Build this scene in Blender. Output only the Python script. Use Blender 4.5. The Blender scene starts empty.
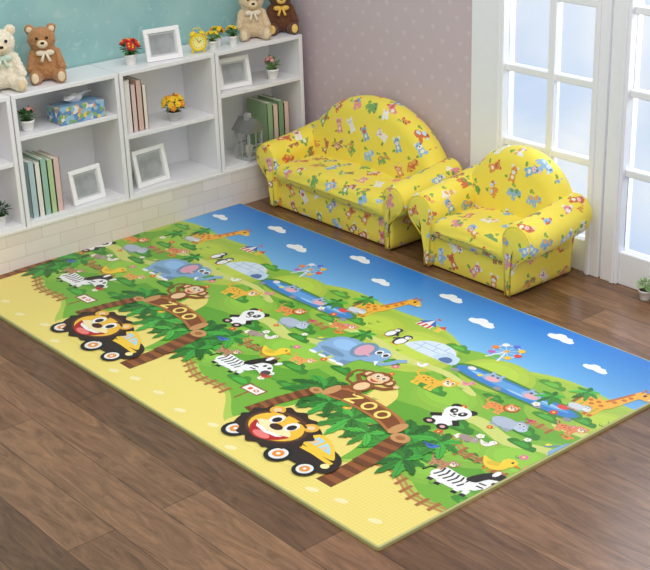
import bpy, bmesh, math, random
import numpy as np
from mathutils import Matrix, Vector, Euler
random.seed(7)
SC=bpy.context.scene
COL=bpy.context.collection
try: SC.view_settings.view_transform='Standard'
except Exception: pass

# ------------------------------------------------------------ helpers
def lin(c):
    o=[]
    for v in c[:3]:
        v=v/255.0
        o.append(v/12.92 if v<=0.04045 else ((v+0.055)/1.055)**2.4)
    return (o[0],o[1],o[2],1.0)
_M={}
def mat(name,col,rough=0.6,noise=0.06,nscale=30.0,bump=0.0,metal=0.0,spec=0.4,sheen=0.0):
    if name in _M: return _M[name]
    m=bpy.data.materials.new(name); m.use_nodes=True
    nt=m.node_tree; b=nt.nodes['Principled BSDF']
    b.inputs['Roughness'].default_value=rough; b.inputs['Metallic'].default_value=metal
    b.inputs['Specular IOR Level'].default_value=spec
    if sheen: b.inputs['Sheen Weight'].default_value=sheen
    tc=nt.nodes.new('ShaderNodeTexCoord'); n=nt.nodes.new('ShaderNodeTexNoise')
    n.inputs['Scale'].default_value=nscale; n.inputs['Detail'].default_value=3
    nt.links.new(tc.outputs['Object'],n.inputs['Vector'])
    r=nt.nodes.new('ShaderNodeValToRGB')
    c=lin(col); k=1-noise; k2=1+noise
    r.color_ramp.elements[0].position=0.3; r.color_ramp.elements[1].position=0.7
    r.color_ramp.elements[0].color=(c[0]*k,c[1]*k,c[2]*k,1)
    r.color_ramp.elements[1].color=(min(1,c[0]*k2),min(1,c[1]*k2),min(1,c[2]*k2),1)
    nt.links.new(n.outputs['Fac'],r.inputs['Fac']); nt.links.new(r.outputs['Color'],b.inputs['Base Color'])
    if bump:
        bp=nt.nodes.new('ShaderNodeBump'); bp.inputs['Strength'].default_value=bump; bp.inputs['Distance'].default_value=0.004
        nt.links.new(n.outputs['Fac'],bp.inputs['Height']); nt.links.new(bp.outputs['Normal'],b.inputs['Normal'])
    _M[name]=m; return m

class G:
    """geometry accumulator: one mesh with several materials"""
    def __init__(s): s.v=[]; s.f=[]; s.mi=[]; s.mats=[]; s.sm=[]
    def m(s,mt):
        if mt not in s.mats: s.mats.append(mt)
        return s.mats.index(mt)
    def add(s,vs,fs,mt,smooth=False,M=None):
        o=len(s.v)
        for p in vs:
            p=Vector(p)
            if M is not None: p=M@p
            s.v.append(tuple(p))
        i=s.m(mt)
        for f in fs: s.f.append(tuple(o+k for k in f)); s.mi.append(i); s.sm.append(smooth)
    def box(s,a,b,mt,M=None,bev=0.0,seg=2):
        bm=bmesh.new(); bmesh.ops.create_cube(bm,size=1)
        for v in bm.verts:
            v.co=Vector(((a[0]+b[0])/2+v.co.x*(b[0]-a[0]),(a[1]+b[1])/2+v.co.y*(b[1]-a[1]),(a[2]+b[2])/2+v.co.z*(b[2]-a[2])))
        if bev: bmesh.ops.bevel(bm,geom=bm.edges[:],offset=bev,segments=seg,affect='EDGES',profile=0.5)
        s.bm(bm,mt,bev>0.004,M)
    def bm(s,bm,mt,smooth=False,M=None):
        bm.verts.ensure_lookup_table(); bm.verts.index_update()
        s.add([v.co.copy() for v in bm.verts],[[v.index for v in f.verts] for f in bm.faces],mt,smooth,M); bm.free()
    def sph(s,c,r,mt,M=None,u=16,v=10,rot=None):
        if not hasattr(r,'__len__'): r=(r,r,r)
        bm=bmesh.new(); bmesh.ops.create_uvsphere(bm,u_segments=u,v_segments=v,radius=1)
        R=rot if rot is not None else Matrix.Identity(3)
        for q in bm.verts: q.co=R@Vector((q.co.x*r[0],q.co.y*r[1],q.co.z*r[2]))+Vector(c)
        s.bm(bm,mt,True,M)
    def lathe(s,prof,mt,M=None,n=24,smooth=True,cap=True):
        vs=[];fs=[]
        for (r,z) in prof:
            for i in range(n):
                a=2*math.pi*i/n; vs.append((r*math.cos(a),r*math.sin(a),z))
        for j in range(len(prof)-1):
            for i in range(n):
                k=(i+1)%n; fs.append((j*n+i,j*n+k,(j+1)*n+k,(j+1)*n+i))
        if cap: fs.append(tuple(range(n-1,-1,-1))); fs.append(tuple((len(prof)-1)*n+i for i in range(n)))
        s.add(vs,fs,mt,smooth,M)
    def tube(s,pts,r,mt,M=None,n=8):
        pts=[Vector(p) for p in pts]; vs=[];fs=[]
        rr=r if hasattr(r,'__len__') else [r]*len(pts)
        for j,p in enumerate(pts):
            t=(pts[min(j+1,len(pts)-1)]-pts[max(j-1,0)]).normalized()
            a=t.cross(Vector((0,0,1)))
            if a.length<0.05: a=t.cross(Vector((1,0,0)))
            a.normalize(); b=t.cross(a)
            for i in range(n):
                an=2*math.pi*i/n; vs.append(p+(a*math.cos(an)+b*math.sin(an))*rr[j])
        for j in range(len(pts)-1):
            for i in range(n):
                k=(i+1)%n; fs.append((j*n+i,j*n+k,(j+1)*n+k,(j+1)*n+i))
        fs.append(tuple(range(n-1,-1,-1))); fs.append(tuple((len(pts)-1)*n+i for i in range(n)))
        s.add(vs,fs,mt,True,M)
    def done(s,name,parent=None,loc=None,rot=None,**kw):
        me=bpy.data.meshes.new(name); me.from_pydata(s.v,[],s.f)
        for mt in s.mats: me.materials.append(mt)
        me.polygons.foreach_set('material_index',s.mi); me.polygons.foreach_set('use_smooth',s.sm)
        me.update()
        bm=bmesh.new(); bm.from_mesh(me); bmesh.ops.recalc_face_normals(bm,faces=bm.faces[:]); bm.to_mesh(me); bm.free()
        o=bpy.data.objects.new(name,me); COL.objects.link(o)
        if parent: o.parent=parent
        if loc: o.location=loc
        if rot: o.rotation_euler=rot
        for k,v in kw.items(): o[k]=v
        return o
def empty(name,loc,rot=(0,0,0),**kw):
    o=bpy.data.objects.new(name,None); o.empty_display_size=0.05; COL.objects.link(o); o.location=loc; o.rotation_euler=rot
    for k,v in kw.items(): o[k]=v
    return o
def nset(nt,kind,**kw):
    n=nt.nodes.new(kind)
    for k,v in kw.items(): setattr(n,k,v)
    return n

# ------------------------------------------------------------ structure materials
def m_floor():
    m=bpy.data.materials.new('wood_floor'); m.use_nodes=True; nt=m.node_tree; L=nt.links; b=nt.nodes['Principled BSDF']
    tc=nset(nt,'ShaderNodeTexCoord')
    br=nset(nt,'ShaderNodeTexBrick'); br.offset=0.37; br.squash=1.0
    br.inputs['Scale'].default_value=1.0; br.inputs['Brick Width'].default_value=1.15; br.inputs['Row Height'].default_value=0.15
    br.inputs['Mortar Size'].default_value=0.0014; br.inputs['Mortar Smooth'].default_value=0.5; br.inputs['Bias'].default_value=0.0
    br.inputs['Color1'].default_value=lin((104,75,54)); br.inputs['Color2'].default_value=lin((146,109,80)); br.inputs['Mortar'].default_value=lin((72,50,36))
    L.new(tc.outputs['Object'],br.inputs['Vector'])
    mp=nset(nt,'ShaderNodeMapping'); mp.inputs['Scale'].default_value=(1.3,8,1); L.new(tc.outputs['Object'],mp.inputs['Vector'])
    n=nset(nt,'ShaderNodeTexNoise'); n.inputs['Scale'].default_value=2.6; n.inputs['Detail'].default_value=9; n.inputs['Roughness'].default_value=0.68; n.inputs['Distortion'].default_value=1.8
    L.new(mp.outputs[0],n.inputs['Vector'])
    r=nset(nt,'ShaderNodeValToRGB'); r.color_ramp.elements[0].position=0.32; r.color_ramp.elements[1].position=0.7
    r.color_ramp.elements[0].color=(0.52,0.49,0.46,1); r.color_ramp.elements[1].color=(1.32,1.3,1.27,1)
    L.new(n.outputs['Fac'],r.inputs['Fac'])
    mx=nset(nt,'ShaderNodeMix',data_type='RGBA',blend_type='MULTIPLY'); mx.inputs['Factor'].default_value=1
    L.new(br.outputs['Color'],mx.inputs['A']); L.new(r.outputs['Color'],mx.inputs['B']); L.new(mx.outputs['Result'],b.inputs['Base Color'])
    b.inputs['Roughness'].default_value=0.24; b.inputs['Specular IOR Level'].default_value=0.45
    bp=nset(nt,'ShaderNodeBump'); bp.inputs['Strength'].default_value=0.08; bp.inputs['Distance'].default_value=0.003
    L.new(n.outputs['Fac'],bp.inputs['Height']); L.new(bp.outputs['Normal'],b.inputs['Normal'])
    return m
def m_teal():
    m=bpy.data.materials.new('teal_wall'); m.use_nodes=True; nt=m.node_tree; L=nt.links; b=nt.nodes['Principled BSDF']
    tc=nset(nt,'ShaderNodeTexCoord'); n=nset(nt,'ShaderNodeTexNoise'); n.inputs['Scale'].default_value=5; n.inputs['Detail'].default_value=5
    L.new(tc.outputs['Object'],n.inputs['Vector'])
    r=nset(nt,'ShaderNodeValToRGB'); e=r.color_ramp.elements
    e[0].position=0.35; e[0].color=lin((146,192,192)); e[1].position=0.7; e[1].color=lin((164,206,202))
    L.new(n.outputs['Fac'],r.inputs['Fac'])
    v=nset(nt,'ShaderNodeTexNoise'); v.inputs['Scale'].default_value=16; v.inputs['Detail'].default_value=2; v.inputs['Distortion'].default_value=2; L.new(tc.outputs['Object'],v.inputs['Vector'])
    g=nset(nt,'ShaderNodeMapRange'); g.inputs['From Min'].default_value=0.6; g.inputs['From Max'].default_value=0.66; g.inputs['To Max'].default_value=0.3; L.new(v.outputs['Fac'],g.inputs['Value'])
    mx=nset(nt,'ShaderNodeMix',data_type='RGBA'); L.new(g.outputs[0],mx.inputs['Factor']); L.new(r.outputs['Color'],mx.inputs['A']); mx.inputs['B'].default_value=lin((205,225,220))
    L.new(mx.outputs['Result'],b.inputs['Base Color']); b.inputs['Roughness'].default_value=0.8
    return m
def m_pink():
    m=bpy.data.materials.new('pink_wallpaper'); m.use_nodes=True; nt=m.node_tree; L=nt.links; b=nt.nodes['Principled BSDF']
    tc=nset(nt,'ShaderNodeTexCoord')
    v=nset(nt,'ShaderNodeTexVoronoi',voronoi_dimensions='2D'); v.inputs['Scale'].default_value=9.5; v.inputs['Randomness'].default_value=0.25
    sp=nset(nt,'ShaderNodeSeparateXYZ'); cb=nset(nt,'ShaderNodeCombineXYZ'); L.new(tc.outputs['Object'],sp.inputs[0])
    ad=nset(nt,'ShaderNodeMath',operation='ADD'); su=nset(nt,'ShaderNodeMath',operation='SUBTRACT')
    for q in (ad,su): L.new(sp.outputs['X'],q.inputs[0]); L.new(sp.outputs['Z'],q.inputs[1])
    L.new(ad.outputs[0],cb.inputs['X']); L.new(su.outputs[0],cb.inputs['Y']); L.new(cb.outputs[0],v.inputs['Vector'])
    d=nset(nt,'ShaderNodeVectorMath',operation='SUBTRACT'); L.new(cb.outputs[0],d.inputs[0]); L.new(v.outputs['Position'],d.inputs[1])
    cur=None
    for (cx,cy,r) in ((0.011,0.0,0.010),(0.0,-0.011,0.010),(0.0,0.0,0.010),(-0.005,0.005,0.006)):
        ds=nset(nt,'ShaderNodeVectorMath',operation='DISTANCE'); ds.inputs[1].default_value=(cx,cy,0); L.new(d.outputs[0],ds.inputs[0])
        lt=nset(nt,'ShaderNodeMath',operation='LESS_THAN'); lt.inputs[1].default_value=r; L.new(ds.outputs['Value'],lt.inputs[0])
        if cur is None: cur=lt.outputs[0]
        else:
            mxx=nset(nt,'ShaderNodeMath',operation='MAXIMUM'); L.new(cur,mxx.inputs[0]); L.new(lt.outputs[0],mxx.inputs[1]); cur=mxx.outputs[0]
    mu=nset(nt,'ShaderNodeMath',operation='MULTIPLY'); L.new(cur,mu.inputs[0]); mu.inputs[1].default_value=0.26
    mx=nset(nt,'ShaderNodeMix',data_type='RGBA'); L.new(mu.outputs[0],mx.inputs['Factor']); mx.inputs['A'].default_value=lin((206,188,194)); mx.inputs['B'].default_value=lin((236,224,228))
    L.new(mx.outputs['Result'],b.inputs['Base Color']); b.inputs['Roughness'].default_value=0.85
    return m
def m_plinth():
    m=bpy.data.materials.new('cream_planks'); m.use_nodes=True; nt=m.node_tree; L=nt.links; b=nt.nodes['Principled BSDF']
    tc=nset(nt,'ShaderNodeTexCoord'); sp=nset(nt,'ShaderNodeSeparateXYZ'); cb=nset(nt,'ShaderNodeCombineXYZ')
    L.new(tc.outputs['Object'],sp.inputs[0]); L.new(sp.outputs['Y'],cb.inputs['X']); L.new(sp.outputs['Z'],cb.inputs['Y'])
    br=nset(nt,'ShaderNodeTexBrick'); br.offset=0.5
    br.inputs['Scale'].default_value=1.0; br.inputs['Brick Width'].default_value=0.16; br.inputs['Row Height'].default_value=0.057
    br.inputs['Mortar Size'].default_value=0.0012; br.inputs['Mortar Smooth'].default_value=.5; br.inputs['Color1'].default_value=lin((242,232,222)); br.inputs['Color2'].default_value=lin((232,220,208)); br.inputs['Mortar'].default_value=lin((208,192,180))
    L.new(cb.outputs[0],br.inputs['Vector']); L.new(br.outputs['Color'],b.inputs['Base Color']); b.inputs['Roughness'].default_value=0.5
    return m
WHITE=mat('white_laminate',(240,240,242),0.4,0.01)
WFRAME=mat('white_window_paint',(242,243,247),0.35,0.01)
WY=1.87; WX=-0.235
g=G(); g.box((-0.5,-5,-0.05),(7,WY+0.12,0.0),m_floor()); g.done('floor',kind='structure')
g=G(); g.box((WX-0.1,-3,0),(WX,WY+0.1,2.6),m_teal()); g.done('wall_left',kind='structure')
PINK=m_pink()
g=G(); g.box((WX,WY,0),(0.985,WY+0.1,2.6),PINK); g.done('wall_back',kind='structure')
g=G(); g.box((WX,-3,0),(0.0,WY,0.165),m_plinth()); g.box((WX,-3,0.165),(0.004,WY,0.175),mat('cream_ledge',(242,238,232),0.5,0.02)); g.done('trim_1',kind='structure')

# windows (french doors)
def m_glass():
    m=bpy.data.materials.new('window_glass'); m.use_nodes=True; nt=m.node_tree; L=nt.links
    for n in list(nt.nodes):
        if n.type!='OUTPUT_MATERIAL': nt.nodes.remove(n)
    out=[n for n in nt.nodes if n.type=='OUTPUT_MATERIAL'][0]
    t=nset(nt,'ShaderNodeBsdfTransparent')
    tc=nset(nt,'ShaderNodeTexCoord'); nz=nset(nt,'ShaderNodeTexNoise'); nz.inputs['Scale'].default_value=2.2; nz.inputs['Detail'].default_value=1; L.new(tc.outputs['Object'],nz.inputs['Vector'])
    r=nset(nt,'ShaderNodeValToRGB'); r.color_ramp.elements[0].position=.35; r.color_ramp.elements[1].position=.65
    r.color_ramp.elements[0].color=(0.84,0.90,0.98,1); r.color_ramp.elements[1].color=(1,1,1,1); L.new(nz.outputs['Fac'],r.inputs['Fac']); L.new(r.outputs['Color'],t.inputs[0])
    gl=nset(nt,'ShaderNodeBsdfGlossy'); gl.inputs['Roughness'].default_value=0.05
    f=nset(nt,'ShaderNodeFresnel'); f.inputs[0].default_value=1.3
    mx=nset(nt,'ShaderNodeMixShader'); L.new(f.outputs[0],mx.inputs[0]); L.new(t.outputs[0],mx.inputs[1]); L.new(gl.outputs[0],mx.inputs[2]); L.new(mx.outputs[0],out.inputs[0])
    return m
GL=m_glass()
def window(name,x0,x1,stl,str_,cols,zb,zts):
    root=empty(name,((x0+x1)/2,WY+0.03,0),kind='structure'); root['label']='tall white framed glazed door with square panes'
    ox=(x0+x1)/2; oy=WY+0.03
    g=G()
    H=2.4
    def B(a,b): g.box((a[0]-ox,a[1]-oy,a[2]),(b[0]-ox,b[1]-oy,b[2]),WFRAME,bev=0.003,seg=1)
    B((x0,WY-0.01,0),(x0+stl,WY+0.06,H)); B((x1-str_,WY-0.01,0),(x1,WY+0.06,H))
    B((x0+stl,WY+0.0,0),(x1-str_,WY+0.05,zb)); B((x0+stl,WY+0.0,H-0.12),(x1-str_,WY+0.05,H))
    for c in cols: B((c-0.016,WY+0.005,zb),(c+0.016,WY+0.045,H-0.12))
    for z in zts: B((x0+stl,WY+0.008,z-0.014),(x1-str_,WY+0.042,z+0.014))
    B((x0+stl-0.03,WY-0.018,0.0),(x0+stl-0.012,WY-0.008,H)); B((x1-str_+0.012,WY-0.018,0.0),(x1-str_+0.03,WY-0.008,H))
    g.done('window_frame',parent=root)
    g=G(); g.box((x0+stl-ox,-0.004,zb),(x1-str_-ox,0.0,H-0.12),GL); g.done('window_glass',parent=root)
Z=[0.44,0.74,1.04,1.34,1.64,1.94]
window('window_1',0.985,1.665,0.17,0.07,[1.385],0.13,Z)
window('window_2',1.675,2.40,0.08,0.08,[2.04],0.13,Z)
g=G(); g.box((2.41,WY,0),(4.5,WY+0.1,2.6),PINK); g.done('wall_right',kind='structure')

# ------------------------------------------------------------ bookcases
def bookcase(y0,y1,zm,label):
    z0=0.175; z1=0.715; t=0.018; x0=WX+0.005; x1=-0.003
    r=empty('bookcase',((x0+x1)/2,(y0+y1)/2,z0),label=label,category='bookcase',group='white open bookcases in a row')
    cx=(x0+x1)/2; cy=(y0+y1)/2
    def P(n,a,b):
        g=G(); g.box((a[0]-cx,a[1]-cy,a[2]-z0),(b[0]-cx,b[1]-cy,b[2]-z0),WHITE,bev=0.0015,seg=1); g.done(n,parent=r)
    P('side_panel',(x0,y0,z0),(x1,y0+t,z1-t)); P('side_panel',(x0,y1-t,z0),(x1,y1,z1-t))
    P('top_board',(x0,y0,z1-t),(x1,y1,z1)); P('bottom_board',(x0,y0+t,z0),(x1,y1-t,z0+t))
    P('shelf_board',(x0+0.006,y0+t,zm-t),(x1-0.004,y1-t,zm)); P('back_panel',(x0,y0+t,z0+t),(x0+0.006,y1-t,z1-t))
bookcase(-0.145,0.335,0.45,'white open bookcase holding a small dark potted plant')
bookcase(0.34,0.825,0.545,'white open bookcase with teddy bears on top')
bookcase(0.83,1.31,0.445,'white open bookcase with red flowers and a photo frame on top')
bookcase(1.315,1.80,0.525,'white open bookcase in the wall corner with soft toys on top')
TOP=0.715; BOT=0.193

# ------------------------------------------------------------ fabric
def m_fabric():
    m=bpy.data.materials.new('animal_print_fabric'); m.use_nodes=True; nt=m.node_tree; L=nt.links; b=nt.nodes['Principled BSDF']
    uv=nset(nt,'ShaderNodeUVMap'); uv.uv_map='UVMap'
    sc=nset(nt,'ShaderNodeVectorMath',operation='SCALE'); sc.inputs['Scale'].default_value=1/0.098; L.new(uv.outputs[0],sc.inputs[0])
    v=nset(nt,'ShaderNodeTexVoronoi',voronoi_dimensions='2D'); v.inputs['Scale'].default_value=1; v.inputs['Randomness'].default_value=0.42
    L.new(sc.outputs[0],v.inputs['Vector'])
    d0=nset(nt,'ShaderNodeVectorMath',operation='SUBTRACT'); L.new(sc.outputs[0],d0.inputs[0]); L.new(v.outputs['Position'],d0.inputs[1])
    d=nset(nt,'ShaderNodeVectorMath',operation='SCALE'); d.inputs['Scale'].default_value=1.0; L.new(d0.outputs[0],d.inputs[0])
    sep=nset(nt,'ShaderNodeSeparateColor'); L.new(v.outputs['Color'],sep.inputs[0])
    an=nset(nt,'ShaderNodeMath',operation='MULTIPLY_ADD'); an.inputs[1].default_value=2.4; an.inputs[2].default_value=-1.2; L.new(sep.outputs[2],an.inputs[0])
    ro=nset(nt,'ShaderNodeVectorRotate',rotation_type='Z_AXIS'); L.new(d.outputs[0],ro.inputs['Vector']); L.new(an.outputs[0],ro.inputs['Angle'])
    nz=nset(nt,'ShaderNodeTexNoise'); nz.inputs['Scale'].default_value=6; L.new(sc.outputs[0],nz.inputs['Vector'])
    def ramp(sock,cols):
        r=nset(nt,'ShaderNodeValToRGB'); r.color_ramp.interpolation='CONSTANT'; e=r.color_ramp.elements
        e[0].position=0; e[0].color=lin(cols[0]); e[1].position=1/len(cols); e[1].color=lin(cols[1])
        for i in range(2,len(cols)):
            k=e.new(i/len(cols)); k.color=lin(cols[i])
        L.new(sock,r.inputs['Fac']); return r.outputs['Color']
    mm=nset(nt,'ShaderNodeMath',operation='MULTIPLY_ADD'); mm.inputs[1].default_value=3.0; L.new(sep.outputs[0],mm.inputs[0]); L.new(sep.outputs[1],mm.inputs[2])
    fr=nset(nt,'ShaderNodeMath',operation='FRACT'); L.new(mm.outputs[0],fr.inputs[0])
    A=ramp(sep.outputs[0],[(214,116,66),(130,176,216),(240,240,238),(128,172,92),(228,156,70),(232,146,154),(150,190,224),(176,124,78)])
    B=ramp(fr.outputs[0],[(236,176,90),(206,224,238),(120,164,96),(240,196,186),(240,238,230),(222,112,80)])
    rgb=nset(nt,'ShaderNodeRGB'); rgb.outputs[0].default_value=lin((247,226,80)); cur=rgb.outputs[0]
    def blob(cx,cy,r,colsock=None,col=None,on=None,gt=True,sx=1,sy=1):
        nonlocal cur
        su=nset(nt,'ShaderNodeVectorMath',operation='SUBTRACT'); su.inputs[1].default_value=(cx,cy,0); L.new(ro.outputs[0],su.inputs[0])
        ml=nset(nt,'ShaderNodeVectorMath',operation='MULTIPLY'); ml.inputs[1].default_value=(1/sx,1/sy,0); L.new(su.outputs[0],ml.inputs[0])
        ds=nset(nt,'ShaderNodeVectorMath',operation='LENGTH'); L.new(ml.outputs[0],ds.inputs[0])
        ad=nset(nt,'ShaderNodeMath',operation='MULTIPLY_ADD'); ad.inputs[1].default_value=0.08; L.new(nz.outputs['Fac'],ad.inputs[0]); L.new(ds.outputs['Value'],ad.inputs[2])
        lt=nset(nt,'ShaderNodeMath',operation='LESS_THAN'); lt.inputs[1].default_value=r+0.04; L.new(ad.outputs[0],lt.inputs[0])
        f=lt.outputs[0]
        if on is not None:
            c=nset(nt,'ShaderNodeMath',operation='GREATER_THAN' if gt else 'LESS_THAN'); c.inputs[1].default_value=0.5; L.new(on,c.inputs[0])
            mu=nset(nt,'ShaderNodeMath',operation='MULTIPLY'); L.new(f,mu.inputs[0]); L.new(c.outputs[0],mu.inputs[1]); f=mu.outputs[0]
        mx=nset(nt,'ShaderNodeMix',data_type='RGBA'); L.new(f,mx.inputs['Factor']); L.new(cur,mx.inputs['A'])
        if colsock: L.new(colsock,mx.inputs['B'])
        else: mx.inputs['B'].default_value=lin(col)
        cur=mx.outputs['Result']
    s1=fr.outputs[0]
    # kind one (s1 high): seated figure; kind two (s1 low): four-legged figure seen from the side with a leaf
    blob(-0.28,-0.22,0.06,col=(128,168,72),sx=1.6,on=s1); 
    blob(-0.1,-0.27,0.08,A,on=s1); blob(0.12,-0.27,0.08,A,on=s1); blob(0.01,-0.12,0.16,A,on=s1); blob(0.01,-0.14,0.085,col=(246,236,206),on=s1)
    blob(-0.14,0.27,0.07,B,on=s1); blob(0.15,0.27,0.07,B,on=s1)
    blob(0.0,0.13,0.165,A,on=s1); blob(0.0,0.07,0.085,B,sx=1.2,on=s1)
    blob(-0.06,0.17,0.026,col=(60,44,40),on=s1); blob(0.07,0.17,0.026,col=(60,44,40),on=s1); blob(0.0,0.09,0.022,col=(120,50,44),on=s1)
    for lx in (-.22,-.1,.06,.16): blob(lx,-0.18,0.05,A,on=s1,gt=False,sy=2.0)
    blob(-0.04,-0.02,0.14,A,on=s1,gt=False,sx=1.6); blob(0.22,0.12,0.14,A,on=s1,gt=False); blob(0.12,0.14,0.09,B,on=s1,gt=False,sy=1.2); blob(0.33,0.04,0.06,B,on=s1,gt=False); blob(0.25,0.16,0.026,col=(60,44,40),on=s1,gt=False); blob(-0.1,0.02,0.07,B,on=s1,gt=False,sx=1.5)
    blob(-0.2,0.27,0.06,col=(128,168,72),on=s1,gt=False,sy=1.5); blob(-0.12,0.25,0.05,col=(150,184,84),on=s1,gt=False,sx=1.5)
    L.new(cur,b.inputs['Base Color']); b.inputs['Roughness'].default_value=0.75; b.inputs['Sheen Weight'].default_value=0.15
    w=nset(nt,'ShaderNodeTexNoise'); w.inputs['Scale'].default_value=0.8; L.new(sc.outputs[0],w.inputs['Vector'])
    bp=nset(nt,'ShaderNodeBump'); bp.inputs['Strength'].default_value=0.5; bp.inputs['Distance'].default_value=0.014
    L.new(w.outputs['Fac'],bp.inputs['Height']); L.new(bp.outputs['Normal'],b.inputs['Normal'])
    return m
FAB=m_fabric()
def box_uv(o,off=(0,0)):
    me=o.data; uvl=me.uv_layers.new(name='UVMap')
    for p in me.polygons:
        n=p.normal; a=max(range(3),key=lambda i:abs(n[i]))
        for li in p.loop_indices:
            c=me.vertices[me.loops[li].vertex_index].co
            uvl.data[li].uv={0:(c.y+off[0]+.3,c.z+off[1]),1:(c.x+off[0],c.z+off[1]),2:(c.x+off[0],c.y+off[1]+.7)}[a]
def puffy(outline,y0,y1,r,shear=0.0,n=6,grow=None,puff=-0.006):
    N=len(outline); P=[Vector((a,b)) for a,b in outline]
    nr=[]
    for i in range(N):
        t=(P[(i+1)%N]-P[i-1]).normalized(); nr.append(Vector((t.y,-t.x)))
    prof=[]
    for k in range(n+1):
        a=math.pi/2*k/n; prof.append((r*(1-math.sin(a)),y0+r*(1-math.cos(a))))
    m=4
    for k in range(1,m): prof.append((0,y0+r+(y1-y0-2*r)*k/m))
    for k in range(n+1):
        a=math.pi/2*(1-k/n); prof.append((r*(1-math.sin(a)),y1-r*(1-math.cos(a))))
    vs=[];fs=[]
    for (ins,y) in prof:
        for i in range(N):
            q=P[i]-nr[i]*ins; 
            dz=grow(y) if grow else 0
            z=q.y+dz*max(0,min(1,q.y/0.2))
            vs.append((q.x,y+shear*z,z))
    for j in range(len(prof)-1):
        for i in range(N):
            k=(i+1)%N; fs.append((j*N+i,j*N+k,(j+1)*N+k,(j+1)*N+i))
    for j,rev in ((0,True),(len(prof)-1,False)):
        c=len(vs); cx=sum(vs[j*N+i][0] for i in range(N))/N; cz=sum(vs[j*N+i][2] for i in range(N))/N
        cy=sum(vs[j*N+i][1] for i in range(N))/N + (puff if j==0 else 0.002)
        vs.append((cx,cy,cz))
        for i in range(N):
            k=(i+1)%N; fs.append((c,j*N+k,j*N+i) if rev else (c,j*N+i,j*N+k))
    return vs,fs
PIPE=mat('yellow_piping',(242,220,80),0.7,0.03)
def sofa(name,cx,w,yf,yb,label,seats,zback,off,R=0.068,sq=0.72):
    """w = x of the arm roll centre"""
    root=empty(name,(cx,(yf+yb)/2,0),label=label,category='armchair' if seats==1 else 'sofa')
    cy=(yf+yb)/2; f=yf-cy; bk=yb-cy
    def fin(g,n,o=(0,0)):
        ob=g.done(n,parent=root); box_uv(ob,(off+o[0],off*1.7+o[1]))
        md=ob.modifiers.new('s','SUBSURF'); md.levels=1; md.render_levels=1
        return ob
    def rr(x0,x1,z0,z1,r,n=4,crown=0.0,m=6):
        pts=[]
        for (ax,az,s) in ((x1-r,z0+r,-90),(x1-r,z1-r,0),(x0+r,z1-r,90),(x0+r,z0+r,180)):
            for k in range(n+1):
                a=math.radians(s+90*k/n); pts.append((ax+r*math.cos(a),az+r*math.sin(a)))
            if s==0 and crown:
                for k in range(1,m):
                    t=k/m; pts.append((x1-r+(x0-x1+2*r)*t,z1+crown*math.sin(math.pi*t)))
        return pts
    g=G(); vs,fs=puffy(rr(-w+0.03,w-0.03,0.004,0.135,0.012),f+0.018,bk-0.02,0.012); g.add(vs,fs,FAB,True); fin(g,'base')
    inner=w-0.045
    g=G(); vs,fs=puffy(rr(-inner,inner,0.122,0.212,0.042,crown=0.02),f-0.008,bk-0.10,0.042,puff=-0.014); g.add(vs,fs,FAB,True); fin(g,'seat_cushion',(0.2,0.1))
    pts=[]; bw=w+0.006; zb=0.27
    n=22
    pts.append((-bw+0.02,0.06)); pts.append((bw-0.02,0.06)); pts.append((bw,0.17))
    for k in range(n+1):
        t=1-2*k/n; x=bw*math.sin(t*math.pi/2); q=abs(x)/bw
        z=zb+(zback-zb)*(max(0,1-q**2.1))**sq
        pts.append((x,z))
    pts.append((-bw,0.17))
    g=G(); vs,fs=puffy(pts,bk-0.14,bk-0.008,0.062,shear=0.06,puff=-0.014); 
    vs=[(x,y-0.022,z) for x,y,z in vs]
    g.add(vs,fs,FAB,True); fin(g,'backrest',(0.5,0.33))
    for s in (-1,1):
        zc=0.228; xc=s*w
        xin=-0.062; xout=-0.012
        pts=[(xout-.004,0.004),(xout-.004,0.07),(xout-.004,0.12),(xout+.006,0.155)]
        for k in range(23):
            an=math.radians(-62+ (262)*k/22); pts.append((R*math.cos(an),zc+R*math.sin(an)))
        pts.append((xin,0.15)); pts.append((xin+.004,0.07)); pts.append((xin+.004,0.004))
        P=[(xc+s*a,b) for a,b in pts]
        if s<0: P=P[::-1]
        g=G(); vs,fs=puffy(P,f-0.014,bk-0.03,0.026,grow=lambda y:0.05*max(0,(y-f)/(bk-f))**1.5,puff=-0.008); g.add(vs,fs,FAB,True); ob=fin(g,'armrest',(0.9+s*0.2,0.5))
        ring=[]
        for k in range(25):
            an=math.radians(-62+262*k/24); ring.append((xc+s*R*0.86*math.cos(an),f-0.0095,zc+R*0.86*math.sin(an)))
        ring=[(xc+s*(xout-.012),f-0.0095,0.012),(xc+s*(xout-.012),f-0.0095,0.12)]+ring+[(xc+s*(xin+.014),f-0.0095,0.012)]
        g=G(); g.tube(ring,0.0026,PIPE,n=6); g.done('piping',parent=ob)
    return root
sofa('toy_sofa',0.515,0.415,1.485,1.855,'yellow two-seat child sofa with animal print against the pink wall',2,0.52,0.0)
sofa('toy_armchair',1.345,0.25,1.475,1.85,'yellow child armchair with animal print in front of the glazed door',1,0.475,1.37,R=0.076,sq=0.62)

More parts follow.
